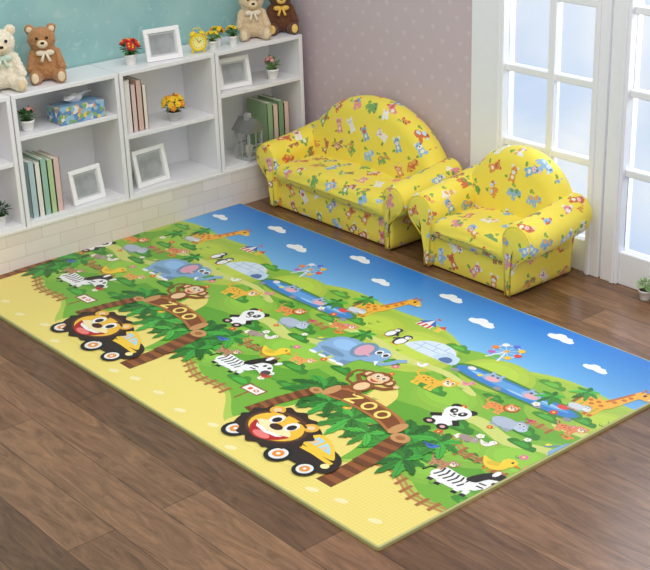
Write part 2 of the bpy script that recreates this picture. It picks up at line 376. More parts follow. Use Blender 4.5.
# ------------------------------------------------------------ PLAY MAT
ML=2.439; MW=1.4; MT=0.012
class Art:
    def __init__(s): s.P=[]; s.set(0,0,1,10)
    def set(s,ox,oy,sc,lv,flip=1,rot=0): s.o=(ox,oy); s.s=sc; s.lv=lv; s.fl=flip; s.r=rot
    def T(s,p):
        x,y=p[0]*s.fl,p[1]; c,q=math.cos(s.r),math.sin(s.r)
        return (s.o[0]+s.s*(x*c-y*q),s.o[1]+s.s*(x*q+y*c))
    def raw(s,pts,col):
        b=0.006
        for ax,lim,sg in ((0,b,1),(0,ML-b,-1),(1,b,1),(1,MW-b,-1)):
            out=[]
            for i in range(len(pts)):
                p=pts[i]; q=pts[(i+1)%len(pts)]
                ip=sg*(p[ax]-lim)>=0; iq=sg*(q[ax]-lim)>=0
                if ip: out.append(p)
                if ip!=iq:
                    t=(lim-p[ax])/(q[ax]-p[ax]); out.append((p[0]+t*(q[0]-p[0]),p[1]+t*(q[1]-p[1])))
            pts=out
            if len(pts)<3: return
        s.P.append((pts,col,s.lv)); 
    def poly(s,pts,col,smooth=0):
        if smooth:
            n=len(pts); o=[]
            for i in range(n):
                p0,p1,p2,p3=pts[i-1],pts[i],pts[(i+1)%n],pts[(i+2)%n]
                for k in range(smooth):
                    t=k/smooth
                    o.append(tuple(0.5*(2*p1[d]+(p2[d]-p0[d])*t+(2*p0[d]-5*p1[d]+4*p2[d]-p3[d])*t*t+(3*p1[d]-p0[d]-3*p2[d]+p3[d])*t**3) for d in (0,1)))
            pts=o
        s.raw([s.T(p) for p in pts],col)
    def ell(s,cx,cy,rx,ry,col,rot=0,n=18):
        c,q=math.cos(math.radians(rot)),math.sin(math.radians(rot)); o=[]
        for k in range(n):
            a=2*math.pi*k/n; x,y=rx*math.cos(a),ry*math.sin(a); o.append((cx+x*c-y*q,cy+x*q+y*c))
        s.poly(o,col)
    def st(s,pts,w,col,closed=False):
        P=[Vector(p) for p in pts]; n=len(P); l=[];r=[]
        for i in range(n):
            if closed: t=(P[(i+1)%n]-P[i-1])
            else: t=P[min(i+1,n-1)]-P[max(i-1,0)]
            t.normalize(); nn=Vector((-t.y,t.x))*w/2
            l.append(tuple(P[i]+nn)); r.append(tuple(P[i]-nn))
        m=n if closed else n-1
        if n==2: s.raw([s.T(q) for q in (l[0],l[1],r[1],r[0])],col)
        else:
            for i in range(m):
                k=(i+1)%n; s.raw([s.T(q) for q in (l[i],l[k],r[k],r[i])],col)
A=Art()
BLK=(38,30,28); WHT=(248,248,246)
def eyes(x,y,d,r=0.06,c=BLK):
    A.ell(x-d,y,r*1.5,r*1.9,WHT,n=10); A.ell(x+d,y,r*1.5,r*1.9,WHT,n=10); A.ell(x-d*0.9,y-r*.2,r,r*1.2,c,n=8); A.ell(x+d*1.1,y-r*.2,r,r*1.2,c,n=8)
def flower(x,y,s,c=(235,70,60)):
    A.set(x,y,s,18)
    for k in range(5): A.ell(math.cos(k*1.257)*.6,math.sin(k*1.257)*.6,.5,.5,c,n=8)
    A.ell(0,0,.4,.4,(250,225,70),n=8)
def sh(c,k): return tuple(min(255,int(v*k)) for v in c)
def bush(x,y,s,c=(60,140,45),lv=12):
    c=sh(c,.9)
    A.set(x,y,s,lv); A.poly([(-1,0),(-1.05,.35),(-.7,.6),(-.35,.55),(-.1,.85),(.3,.75),(.5,.5),(.85,.5),(1.05,.15),(.9,-.05),(0,-.1)],c,4)
    A.poly([(-.6,.1),(-.5,.35),(-.1,.5),(.25,.45),(.5,.2),(0,.05)],sh(c,1.25),4)
def palm(x,y,s,lv=30,c=(52,138,50),n=7,a0=0,spread=360):
    A.set(x,y,s,lv)
    for k in range(n):
        a=math.radians(a0+spread*k/n); cx,cy=math.cos(a),math.sin(a)
        cc=(c,sh(c,1.3),sh(c,.84))[k%3]
        def q(t,o): return (cx*t-cy*o,cy*t+cx*o-.28*t*t)
        up=[(.1,.06),(.22,.17),(.3,.13),(.42,.23),(.5,.16),(.62,.22),(.7,.13),(.82,.15)]
        pts=[q(0,0)]+[q(t,o) for t,o in up]+[q(1.05,0)]+[q(t,-o) for t,o in up[::-1]]
        A.poly(pts,cc); A.st([q(.05,0),q(.5,0),q(.95,0)],.03,sh(cc,.75))
def zebra(x,y,s):
    A.set(x,y,s,22)
    for lx,ly in ((-.75,-.45),(-.4,-.5),(.3,-.48),(.6,-.42)): A.st([(lx,-.1),(lx+.05,ly)],.2,WHT); A.st([(lx+.04,ly+.1),(lx+.06,ly-.05)],.2,BLK)
    A.poly([(-.95,.1),(-.8,.42),(-.2,.4),(.35,.44),(.6,.3),(.62,-.1),(.2,-.34),(-.6,-.34),(-.95,-.15)],WHT,4)
    for bx in (-.8,-.6,-.4,-.2,0,.2): A.st([(bx,.38),(bx+.07,.15),(bx+.02,-.05),(bx-.02,-.15)],.07,BLK)
    A.poly([(.25,.1),(.45,.65),(.7,.92),(1.05,.94),(1.45,.62),(1.5,.36),(1.25,.22),(.9,.3),(.7,.0)],WHT,4)
    A.poly([(.1,.35),(.2,.85),(.5,1.25),(.9,1.32),(1.0,1.04),(.62,.82),(.45,.4)],BLK,4)
    A.ell(1.34,.4,.2,.18,(80,70,72)); A.ell(.58,1.22,.1,.19,WHT); A.ell(1.12,1.18,.1,.17,WHT,-20); eyes(1.02,.74,.13,.075)
    A.st([(.55,.45),(.8,.5)],.06,BLK); A.st([(.6,.27),(.85,.31)],.06,BLK); A.st([(-.95,.2),(-1.2,.1),(-1.25,-.2)],.09,BLK)
def elephant(x,y,s,c=(138,178,216)):
    A.set(x,y,s,22); d=sh(c,.84)
    for lx in (-.7,-.3,.15,.45): A.st([(lx,0),(lx,-.6)],.3,d if lx in(-.3,.45) else c); A.ell(lx,-.6,.16,.07,WHT,n=10)
    A.poly([(-1,.1),(-.9,.6),(-.4,.82),(.2,.75),(.6,.4),(.6,-.2),(.1,-.38),(-.7,-.38),(-1.,-.15)],c,4); A.ell(-.35,.35,.45,.3,sh(c,1.12)); A.ell(-.3,-.2,.5,.14,d)
    A.ell(.68,.5,.52,.5,c); A.st([(.95,.45),(1.12,.2),(1.3,.2),(1.42,.4),(1.5,.7),(1.68,.85)],.2,c); A.ell(.28,.5,.38,.52,d,15); A.ell(.28,.5,.25,.38,(226,168,184),15)
    A.poly([(1.0,.2),(1.25,.0),(1.1,.3)],WHT); eyes(.84,.7,.13,.08); A.st([(-1,.3),(-1.25,.0)],.06,d); A.ell(.6,.36,.09,.06,(240,160,172),n=9)
def monkey(x,y,s):
    A.set(x,y,s,50); c=(144,82,44); f=(244,206,156)
    A.st([(-.3,-.7),(-.8,-.6),(-1.1,-.2),(-1.1,.2),(-.85,.35)],.13,c)
    A.ell(0,-.6,.42,.5,c); A.ell(.02,-.62,.26,.34,f); A.st([(-.3,-.4),(-.75,-.1),(-.65,.3)],.18,c); A.st([(.3,-.4),(.75,-.2),(.95,.15)],.18,c); A.ell(-.65,.32,.12,.12,f,n=9); A.ell(.96,.2,.12,.12,f,n=9)
    A.ell(-.55,.25,.24,.26,c); A.ell(.55,.25,.24,.26,c); A.ell(-.55,.25,.13,.15,f); A.ell(.55,.25,.13,.15,f)
    A.ell(0,.27,.52,.48,c); A.ell(-.15,.32,.23,.25,f); A.ell(.15,.32,.23,.25,f); A.ell(0,.08,.38,.26,f); eyes(0,.35,.15,.065)
    A.poly([(-.22,.05),(0,.0),(.22,.05),(0,-.14)],(205,60,55),3); A.ell(0,.19,.05,.03,BLK,n=7)
    A.st([(-.25,-.95),(-.45,-1.2)],.2,c); A.st([(.25,-.95),(.45,-1.2)],.2,c)
def panda(x,y,s):
    A.set(x,y,s,34)
    A.ell(0,-.55,.52,.5,WHT); A.st([(-.35,-.3),(-.7,-.6)],.27,BLK); A.st([(.35,-.3),(.7,-.6)],.27,BLK); A.ell(-.35,-1,.27,.22,BLK); A.ell(.35,-1,.27,.22,BLK); A.ell(-.35,-1,.12,.1,(230,180,180),n=9); A.ell(.35,-1,.12,.1,(230,180,180),n=9)
    A.ell(-.42,.58,.21,.21,BLK); A.ell(.42,.58,.21,.21,BLK); A.ell(0,.2,.6,.5,WHT); A.ell(-.23,.24,.16,.2,BLK,25); A.ell(.23,.24,.16,.2,BLK,-25)
    A.ell(-.2,.26,.055,.065,WHT,n=8); A.ell(.2,.26,.055,.065,WHT,n=8); A.ell(0,.04,.1,.07,BLK,n=8); A.st([(-.15,-.08),(0,-.14),(.15,-.08)],.04,BLK)
def leopard(x,y,s,c=(244,188,66),mane=None):
    A.set(x,y,s,24)
    for lx in (-.6,-.35,.2,.45): A.st([(lx,0),(lx+.03,-.5)],.18,c); A.ell(lx+.06,-.5,.12,.07,sh(c,1.1),n=9)
    A.poly([(-.8,.1),(-.6,.4),(.1,.4),(.5,.4),(.55,-.05),(0,-.24),(-.7,-.18)],c,4); A.st([(-.75,.15),(-1.05,.3),(-1.1,.55),(-1.0,.75)],.11,c)
    for p in ((-.5,.15),(-.25,.05),(-.05,.22),(.15,.05),(-.35,.28)): A.ell(p[0],p[1],.06,.05,sh(c,.5),n=7)
    if mane: A.ell(.64,.5,.52,.48,mane,n=14)
    A.ell(.38,.8,.13,.13,c); A.ell(.9,.8,.13,.13,c); A.ell(.64,.52,.4,.36,c); A.ell(.68,.4,.22,.15,(252,238,206)); eyes(.66,.62,.15,.065); A.ell(.68,.46,.07,.05,BLK,n=8)
def penguin(x,y,s,fl=1):
    A.set(x,y,s,30,flip=fl); A.ell(-.15,-.75,.2,.09,(240,160,40)); A.ell(.18,-.75,.2,.09,(240,160,40)); A.ell(0,-.15,.44,.62,(46,50,66)); A.ell(.06,-.2,.3,.5,WHT); A.ell(0,.5,.34,.32,(46,50,66)); A.ell(.08,.44,.23,.2,WHT); A.poly([(.2,.5),(.5,.42),(.2,.34)],(240,160,40)); A.st([(-.35,.15),(-.62,-.25)],.16,(46,50,66)); A.ell(.1,.53,.05,.06,BLK,n=7)
def igloo(x,y,s):
    A.set(x,y,s,24); c=(220,234,246); l=(150,184,218)
    A.poly([(-1,0),(-.92,.5),(-.55,.88),(0,1),(.55,.88),(.92,.5),(1,0)],c,3)
    for r in (.33,.62): A.st([(-math.sqrt(1-r*r)*.97,r),(math.sqrt(1-r*r)*.97,r)],.03,l)
    for p in ((-.5,0,.33),(0,.33,.62),(.5,0,.33),(-.6,.33,.62),(.55,.33,.62),(-.2,.62,.95),(.3,.62,.9)): A.st([(p[0],p[1]),(p[0]*.95,p[2])],.03,l)
    A.poly([(.35,0),(.4,.42),(.75,.6),(1.15,.5),(1.25,0)],(200,222,240),3); A.poly([(.6,0),(.65,.28),(.85,.36),(1.03,.25),(1.05,0)],(84,116,168),3)
def giraffe(x,y,s):
    A.set(x,y,s,26); c=(250,186,62); d=(212,112,40)
    for lx in (-.45,-.25,.1,.28): A.st([(lx,0),(lx,-.75)],.13,c); A.st([(lx,-.62),(lx,-.78)],.14,d)
    A.ell(-.08,.05,.5,.3,c); A.poly([(.05,.1),(.4,1.25),(.7,1.3),(.45,.0)],c); A.poly([(.4,1.2),(.42,1.52),(.7,1.6),(1.05,1.38),(1.05,1.2),(.7,1.15)],c,3)
    A.st([(.5,1.5),(.48,1.78)],.06,d); A.st([(.66,1.5),(.68,1.78)],.06,d); A.st([(.1,.3),(.26,.8),(.4,1.3)],.1,d)
    for p in ((-.3,.1),(-.05,.15),(-.15,-.08),(.15,.0),(.3,.45),(.42,.75),(.48,1.0)): A.ell(p[0],p[1],.09,.08,d,n=7)
    A.ell(.68,1.42,.06,.07,BLK,n=7); A.ell(.98,1.28,.09,.08,(250,222,170),n=8)
def hippo(x,y,s,c=(180,192,210)):
    A.set(x,y,s,26); d=sh(c,.87)
    for lx in (-.5,-.2,.2,.45): A.st([(lx,0),(lx,-.5)],.24,d)
    A.ell(-.1,.1,.78,.45,c); A.ell(.6,.3,.44,.4,c); A.ell(.8,.15,.36,.27,sh(c,1.08)); A.ell(.4,.68,.1,.12,d); A.ell(.76,.68,.1,.12,d); eyes(.6,.46,.12,.06); A.ell(.72,.2,.04,.03,BLK,n=6); A.ell(.95,.2,.04,.03,BLK,n=6)
def duck(x,y,s,c=(252,212,60)):
    A.set(x,y,s,28); A.st([(-.1,-.3),(-.1,-.65)],.08,(235,140,40)); A.st([(.15,-.3),(.15,-.65)],.08,(235,140,40)); A.poly([(-.8,.25),(-.45,-.2),(-.1,-.4),(.3,-.35),(.58,0),(.5,.3),(0,.2),(-.4,.15)],c,4); A.ell(.38,.5,.36,.34,c); A.poly([(.68,.58),(1.05,.48),(.66,.38)],(235,130,40)); A.ell(.46,.6,.065,.08,BLK,n=7); A.ell(-.08,.0,.3,.17,sh(c,.9),15)
def bird(x,y,s,c):
    A.set(x,y,s,30); A.ell(0,0,.5,.34,c); A.ell(.42,.3,.25,.24,c); A.poly([(.62,.32),(.9,.22),(.62,.18)],(240,160,40)); A.ell(-.1,.05,.28,.16,sh(c,.7),20); A.ell(.48,.35,.05,.05,BLK,n=6); A.poly([(-.4,.1),(-.9,.25),(-.85,-.1),(-.45,-.1)],sh(c,.8))
def pond(x,y,s):
    A.set(x,y,s,14); A.poly([(-1.12,0),(-.9,.17),(-.3,.2),(.3,.18),(.9,.17),(1.12,.02),(.9,-.16),(.2,-.18),(-.4,-.2),(-.95,-.14)],(78,138,60),5)
    A.poly([(-1.05,0),(-.85,.115),(-.3,.145),(.3,.135),(.85,.115),(1.05,.02),(.85,-.115),(.2,-.135),(-.4,-.145),(-.9,-.1)],(62,134,206),5)
    A.poly([(-.9,.02),(-.6,.08),(0,.1),(.7,.07),(.9,.02),(.5,-.05),(-.3,-.06)],(100,166,224),5)
    for p in ((-.6,.02),(.1,-.05),(.6,.03)): A.ell(p[0],p[1],.2,.025,(160,206,242),n=12)
    for p in ((-.45,.06),(.25,.05)):
        A.ell(p[0],p[1],.15,.11,(160,185,216)); A.ell(p[0]+.02,p[1]-.03,.11,.06,(240,176,184)); A.ell(p[0]-.08,p[1]+.12,.035,.045,(160,185,216),n=8); A.ell(p[0]+.08,p[1]+.12,.035,.045,(160,185,216),n=8); A.ell(p[0]-.04,p[1]+.05,.022,.026,BLK,n=6); A.ell(p[0]+.05,p[1]+.05,.022,.026,BLK,n=6)
    A.ell(.75,.1,.09,.06,(230,80,80),n=10); A.ell(-.85,.08,.07,.05,(240,230,240),n=10)
    for p in (-.98,-.2,.5,1.0): A.ell(p,-.12,.07,.05,(150,150,160),n=8)
def wheel(x,y,s):
    A.set(x,y,s,24); cols=[(235,80,70),(250,200,60),(90,120,220),(240,240,240),(240,140,60),(190,110,190),(110,190,90),(250,200,60)]
    A.st([(0,0),(-.45,-1.3)],.12,(240,240,240)); A.st([(0,0),(.45,-1.3)],.12,(240,240,240))
    A.st([(math.cos(k*.3927)*.8,math.sin(k*.3927)*.8) for k in range(16)],.08,(235,240,250),True)
    for k in range(4): A.st([(math.cos(k*.785)*.8,math.sin(k*.785)*.8),(-math.cos(k*.785)*.8,-math.sin(k*.785)*.8)],.04,(225,235,245))
    for k in range(8): A.ell(math.cos(k*.785)*.85,math.sin(k*.785)*.85,.23,.23,cols[k],n=10)
    A.ell(0,0,.16,.16,(240,180,60),n=10)
def tent(x,y,s):
    A.set(x,y,s,24); A.poly([(-.6,0),(-.5,.5),(.5,.5),(.6,0)],(245,240,235)); 
    for k in range(3): A.poly([(-.5+.4*k,0),(-.42+.34*k,.5),(-.25+.34*k,.5),(-.3+.4*k,0)],(220,70,60))
    A.poly([(-.75,.45),(0,1.15),(.75,.45)],(60,110,190)); A.poly([(-.25,.45),(0,1.15),(.25,.45)],(245,240,235)); A.poly([(0,1.1),(0,1.5),(.35,1.35),(.03,1.25)],(230,70,60)); A.poly([(.9,0),(.9,.6),(1.3,.6),(1.3,0)],(240,200,90)); A.poly([(.8,.55),(1.1,.95),(1.4,.55)],(220,80,60))
def cloud(x,y,s):
    A.set(x,y,s,10); A.poly([(-1,-.2),(-1.05,.15),(-.7,.3),(-.5,.55),(-.05,.6),(.25,.4),(.6,.45),(.85,.2),(1.05,.1),(1,-.2),(.5,-.33),(0,-.25),(-.5,-.35)],(248,251,255),5)
def fence(pts,h=.055,c=(172,112,62)):
    A.set(0,0,1,20)
    A.st([(p[0],p[1]+h*.65) for p in pts],.008,(196,138,84)); A.st([(p[0],p[1]+h*.25) for p in pts],.008,(196,138,84))
    for p in pts: A.st([(p[0],p[1]-.008),(p[0],p[1]+h)],.012,c)
def lioncar(x,y,s):
    A.set(x,y,s,32); W_=(250,206,64); K=(46,34,30)
    A.poly([(-1.15,-.3),(-1.22,.1),(-.95,.55),(-.2,.78),(.4,.7),(.85,.42),(1.5,.28),(1.78,-.02),(1.7,-.4),(.8,-.52),(-.8,-.52)],K,4)
    A.poly([(.5,.1),(.54,.56),(.95,.52),(1.4,.22),(1.45,.05)],W_,3)
    A.poly([(.9,.2),(.92,.44),(1.1,.36),(1.3,.18)],(170,222,244)); A.poly([(.6,.22),(.62,.48),(.84,.46),(.82,.2)],(170,222,244)); A.ell(.7,.3,.08,.1,(240,200,160),n=9); A.ell(1.03,.27,.06,.08,(240,200,160),n=9)
    A.st([(.3,-.02),(1.0,-.0),(1.6,-.05)],.11,W_); A.ell(1.56,-.18,.1,.09,(255,240,170),n=10)
    for wx in (-.85,.55,1.36):
        r=.3 if wx!=1.36 else .26
        A.ell(wx,-.52,r,r,(30,28,30)); A.ell(wx,-.52,r*.68,r*.68,(236,236,232)); A.ell(wx,-.52,r*.42,r*.42,(244,150,50)); A.ell(wx,-.52,r*.16,r*.16,WHT,n=8)
    o=[]
    for k in range(28):
        a=2*math.pi*k/28; r=(.9 if k%2 else .78); o.append((-.32+r*math.cos(a)*1.12,.14+r*math.sin(a)*.9))
    A.poly(o,(52,34,26),3); A.ell(-.32,.14,.76,.58,(96,58,34),n=24)
    A.ell(-.86,.6,.18,.17,(240,180,60)); A.ell(.22,.6,.18,.17,(240,180,60)); A.ell(-.86,.6,.1,.09,(250,214,160),n=10); A.ell(.22,.6,.1,.09,(250,214,160),n=10)
    A.ell(-.32,.12,.68,.5,(250,196,60),n=24); A.ell(-.54,-.02,.32,.23,(254,236,180)); A.ell(-.1,-.02,.32,.23,(254,236,180))
    A.poly([(-.86,.02),(-.58,-.08),(-.32,-.1),(-.06,-.08),(.22,.02),(.06,-.28),(-.32,-.45),(-.7,-.28)],(186,36,34),4); A.ell(-.3,-.29,.24,.11,(244,130,124)); A.poly([(-.74,-.05),(-.32,-.11),(.1,-.05),(0,-.15),(-.32,-.2),(-.64,-.15)],WHT)
    A.ell(-.32,.12,.17,.11,(70,36,30)); eyes(-.32,.34,.24,.1)
    A.st([(-.8,.53),(-.64,.58),(-.48,.56)],.05,(72,44,28)); A.st([(-.16,.56),(0,.58),(.16,.53)],.05,(72,44,28))
def log(p0,p1,w,bend=0.0):
    A.set(0,0,1,31); a=Vector(p0); b=Vector(p1); d=(b-a); nn=Vector((-d.y,d.x)); n=14
    C=[a+d*(k/n)+nn*bend*math.sin(math.pi*k/n) for k in range(n+1)]
    for k in range(n):
        q0,q1=C[k],C[k+1]; t=(q1-q0).normalized(); m_=Vector((-t.y,t.x)); c=(150,90,48) if k%2 else (112,64,34)
        A.raw([tuple(q0+m_*w),tuple(q1+m_*w),tuple(q1-m_*w),tuple(q0-m_*w)],c)
    A.ell(b.x,b.y,w*1.05,w*.8,(206,152,96)); A.ell(b.x,b.y,w*.5,w*.4,(170,112,62),n=10)
def gate(x,y):
    log((x-.25,y-.27),(x-.20,y-.03),.024,.03); log((x+.245,y-.38),(x+.215,y-.05),.033,-.03)
    palm(x-.2,y+.0,.115,28,(52,128,48),n=10); palm(x+.21,y-.02,.125,28,(46,120,44),n=11,a0=20); palm(x+.02,y-.07,.10,28,(62,142,54),n=9); palm(x-.11,y-.05,.085,28,(54,132,50),n=9); palm(x+.31,y+.02,.085,28,(58,138,52),n=8,a0=10); palm(x+.31,y-.13,.085,28,(52,130,48),n=9,a0=30); palm(x+.12,y-.10,.07,28,(66,146,56),n=8,a0=10)
    A.set(x,y,1,40)
    A.poly([(-.165,-.03),(-.158,.045),(-.07,.06),(.02,.057),(.1,.045),(.165,.02),(.17,-.05),(.09,-.03),(0,-.02),(-.09,-.02)],(182,116,62),3)
    A.poly([(-.15,-.02),(-.145,.034),(-.07,.048),(.02,.045),(.09,.035),(.152,.01),(.156,-.036),(.09,-.018),(0,-.009),(-.09,-.01)],(132,74,38),3)
    A.ell(-.165,.008,.02,.042,(206,152,96)); A.ell(.168,-.015,.02,.04,(206,152,96))
    c=(253,230,120)
    A.set(x-.072,y+.018,.044,44,rot=.08); A.st([(-.5,.48),(.5,.48)],.24,c); A.st([(.4,.48),(-.4,-.48)],.24,c); A.st([(-.5,-.48),(.5,-.48)],.24,c)
    A.set(x+.0,y+.019,.044,44); A.st([(math.cos(k*.45)*.48,math.sin(k*.45)*.52) for k in range(14)],.24,c,True)
    A.set(x+.07,y+.011,.044,44,rot=-.14); A.st([(math.cos(k*.45)*.48,math.sin(k*.45)*.52) for k in range(14)],.24,c,True)
SAND=(240,220,122)
A.set(0,0,1,1); A.poly([(0,0),(ML,0),(ML,.7),(0,.7)],SAND)
A.raw([(0,.7),(ML,.7),(ML,.96),(0,.96)],(140,200,240))
for i in range(32):
    y0=.96+i*(MW-.96)/32; y1=y0+(MW-.96)/32; t=min(1,max(0,(i-4)/25))
    A.raw([(0,y0),(ML,y0),(ML,y1),(0,y1)],tuple((132,196,240)[k]*(1-t)+(46,130,216)[k]*t for k in range(3)))
def hill(fn,ylow,col,lv,x0=0,x1=ML,n=80,low=None):
    A.set(0,0,1,lv); col=sh(col,.96)
    for i in range(n):
        a=x0+(x1-x0)*i/n; b=x0+(x1-x0)*(i+1)/n
        la=low(a) if low else ylow; lb=low(b) if low else ylow
        A.raw([(a,la),(b,lb),(b,fn(b)),(a,fn(a))],col)
PER=1.04
def per(x): return 2*math.pi*x/PER
lo=lambda x:.2+.07*math.sin(per(x)+.6)+.03*math.sin(3*per(x)+.4)
lo2=lambda x:lo(x)+.03+.012*math.sin(2*per(x))
H1=lambda x:1.065+.04*math.sin(per(x)-0.3)+.022*math.sin(2*per(x)+1)
hill(H1,.6,(188,216,84),4)
hill(lambda x:H1(x)-.02,.6,(176,210,76),4)
hill(lambda x:.99+.055*math.sin(per(x)+2.2)+.02*math.sin(3*per(x)),.6,(146,198,68),5)
hill(lambda x:.90+.045*math.sin(per(x)+.8)+.03*math.sin(2*per(x)+2),.5,(118,184,58),6)
hill(lambda x:.78+.05*math.sin(per(x)+3.5)+.02*math.sin(3*per(x)+1),0,(186,212,88),7,low=lo)
hill(lambda x:.78+.05*math.sin(per(x)+3.5)+.02*math.sin(3*per(x)+1),0,(138,196,66),7,low=lo2)
hill(lambda x:.6+.04*math.sin(per(x)+1.2),0,(106,176,54),8,low=lo2)
hill(lambda x:.42+.05*math.sin(per(x)+2.9)+.015*math.sin(3*per(x)),0,(124,188,62),9,low=lo2)
for k in (-2,-1,0,1):
    dx=k*PER
    X=lambda v:v+dx
    A.set(X(0),0,1,11); A.poly([(1.62,.1),(1.66,.3),(1.72,.45),(1.78,.58),(1.7,.66),(1.74,.7),(1.86,.62),(1.9,.5),(1.98,.38),(2.02,.25),(2.0,.1)],SAND,5)
    A.poly([(2.05,.62),(2.15,.66),(2.3,.63),(2.42,.68),(2.55,.62),(2.6,.64),(2.45,.72),(2.3,.68),(2.15,.71),(2.04,.66)],(210,218,120),4)
    A.poly([(1.3,.82),(1.5,.84),(1.65,.80),(1.85,.83),(2.0,.79),(2.02,.81),(1.86,.86),(1.65,.84),(1.5,.87),(1.3,.85)],(214,220,126),4)
    for (mx,my,rx,ry,c) in ((1.64,.88,.18,.155,(198,218,84)),(1.98,.95,.14,.11,(186,214,78)),(2.3,.90,.13,.1,(160,204,70)),(1.38,.58,.15,.11,(150,204,72)),(2.22,.52,.14,.09,(142,198,68)),(1.42,.94,.12,.09,(190,214,76)),(1.98,.72,.13,.1,(150,202,70)),(1.2,.36,.09,.07,(142,198,70))):
        A.set(X(mx),my,1,10); A.ell(0,0,rx,ry,sh(c,.94),n=28); A.ell(-.01,rx*.08,rx*.85,ry*.8,sh(c,.98),n=24); A.ell(-.02,rx*.12,rx*.62,ry*.55,sh(c,1.02),n=24)
    for (bx,by,bs,c) in ((1.47,.5,.06,(72,152,54)),(2.12,.6,.07,(66,146,50)),(1.9,.72,.06,(80,160,58)),(1.25,.72,.06,(70,150,54)),(2.28,.84,.05,(84,162,60)),(1.75,1.0,.05,(90,168,62)),(1.42,.31,.06,(76,160,56)),(2.2,.4,.07,(70,154,54)),(1.33,.9,.05,(76,156,54)),(2.15,1.02,.05,(100,172,66)),(1.6,.6,.05,(58,138,50)),(1.56,.4,.05,(70,150,54)),(2.34,.66,.05,(66,146,52)),(1.24,.5,.045,(64,144,52)),(1.66,.76,.045,(74,154,54)),(2.08,.82,.04,(64,144,52))): bush(X(bx),by,bs,c)
    if k>-2: pond(X(2.09),.915,.24)
    zebra(X(1.31),.38,.092); lioncar(X(1.80),.19,.15)
    gate(X(1.85),.485); monkey(X(1.73),.635,.09); panda(X(2.07),.66,.08)
    elephant(X(1.50),.71,.12); leopard(X(1.86),.76,.075); hippo(X(2.22),.73,.065); hippo(X(1.26),.97,.04,(214,220,226))
    igloo(X(1.70),.90,.10); penguin(X(1.565),.92,.055); penguin(X(1.50),.94,.05,-1)
    giraffe(X(2.33),1.03,.105); wheel(X(1.88),1.11,.06); tent(X(1.53),1.05,.06)
    duck(X(2.36),.53,.07); duck(X(1.22),.60,.035,(250,240,235)); leopard(X(2.13),.79,.055,(238,150,80),(170,90,40)); leopard(X(1.33),.84,.05,(232,140,90))
    bird(X(1.45),.40,.03,(220,70,70)); bird(X(2.16),.47,.035,(70,120,200)); bird(X(2.4),.8,.03,(240,150,60)); bird(X(1.22),.8,.025,(230,80,120)); duck(X(1.95),.84,.03,(240,150,170)); leopard(X(2.25),.42,.045,(190,140,100)); leopard(X(1.44),.56,.045,(240,170,90)); hippo(X(2.2),.58,.035,(170,150,140)); duck(X(1.75),.83,.028,(250,250,250))
    fence([(X(1.08+.04*j),lo(1.08+.04*j)-.01) for j in range(10)],.042); fence([(X(1.2+.036*j),.49+.012*math.sin(j*.7)) for j in range(6)],.034); fence([(X(2.12),.52),(X(2.16),.53),(X(2.2),.525),(X(2.24),.51)],.035); fence([(X(2.26),.78),(X(2.3),.785),(X(2.34),.78)],.03)
    A.set(X(1.50),.29,.055,26); A.st([(0,-1),(0,.2)],.16,(150,92,50)); A.poly([(-.85,.0),(-.8,.85),(.85,.9),(.8,.05)],(150,92,50)); A.poly([(-.7,.1),(-.66,.73),(.72,.78),(.66,.15)],(250,245,235)); A.poly([(-.4,.25),(-.38,.55),(-.1,.57),(-.12,.27)],(230,90,60)); A.ell(.28,.44,.2,.16,(220,80,60),n=10); A.ell(.28,.44,.1,.08,WHT,n=8)
    for i in range(26):
        random.seed(100+i); fx=1.2+random.random()*1.04; fy=.32+random.random()*.66
        flower(X(fx),fy,.009+random.random()*.006,random.choice([(235,70,60),(245,245,245),(250,170,60),(235,110,170),(245,225,80)]))
    for i in range(34):
        random.seed(300+i); fx=1.2+random.random()*1.04; fy=.32+random.random()*.66
        A.set(X(fx),fy,.016,13)
        for a in (-.5,0,.5): A.poly([(-.15+a*.5,0),(a*1.6,1.1),(.15+a*.5,0)],(72,150,48))
    for (fx,fy) in ((1.3,.08),(1.45,.06),(1.6,.08),(1.75,.035),(2.1,.06),(2.2,.08)):
        A.set(X(fx),fy,.02,10); A.ell(0,0,1.1,.55,(247,234,176),20)
    for (cx,cy,s) in ((1.13,1.22,.045),(1.43,1.30,.052),(1.66,1.22,.055),(1.94,1.32,.052)): cloud(X(cx),cy,s)
    A.set(X(1.22),1.07,1,25); A.st([(0,0),(.005,-.08)],.012,(150,98,56)); palm(X(1.22),1.07,.05,26,(70,158,66),n=7); palm(X(2.2),.97,.05,26,(60,148,56),n=7); palm(X(1.44),.86,.05,26,(60,148,56),n=7)
PP=sorted(A.P,key=lambda q:q[2])
boxes=np.zeros((len(PP),4)); lev=np.zeros(len(PP),dtype=int)
E=1e-6
for i,(pts,col,lv) in enumerate(PP):
    xs=[p[0] for p in pts]; ys=[p[1] for p in pts]; b=(min(xs),max(xs),min(ys),max(ys)); boxes[i]=b
    if i:
        B=boxes[:i]; ov=(B[:,0]<b[1]-E)&(B[:,1]>b[0]+E)&(B[:,2]<b[3]-E)&(B[:,3]>b[2]+E)
        lev[i]=(lev[:i][ov].max()+1) if ov.any() else 0
vs=[];fs=[];cs=[]
LZ=min(0.00006,0.005/max(1,lev.max()))
for (pts,col,lv),l in zip(PP,lev):
    area=0
    for i in range(len(pts)):
        p=pts[i]; q=pts[(i+1)%len(pts)]; area+=p[0]*q[1]-q[0]*p[1]
    if abs(area)<1e-8: continue
    if area<0: pts=pts[::-1]
    o=len(vs); z=MT+0.0002+l*LZ
    for p in pts: vs.append((p[0],p[1],z))
    fs.append(tuple(range(o,o+len(pts)))); cs.append([lin(col)]*len(pts))
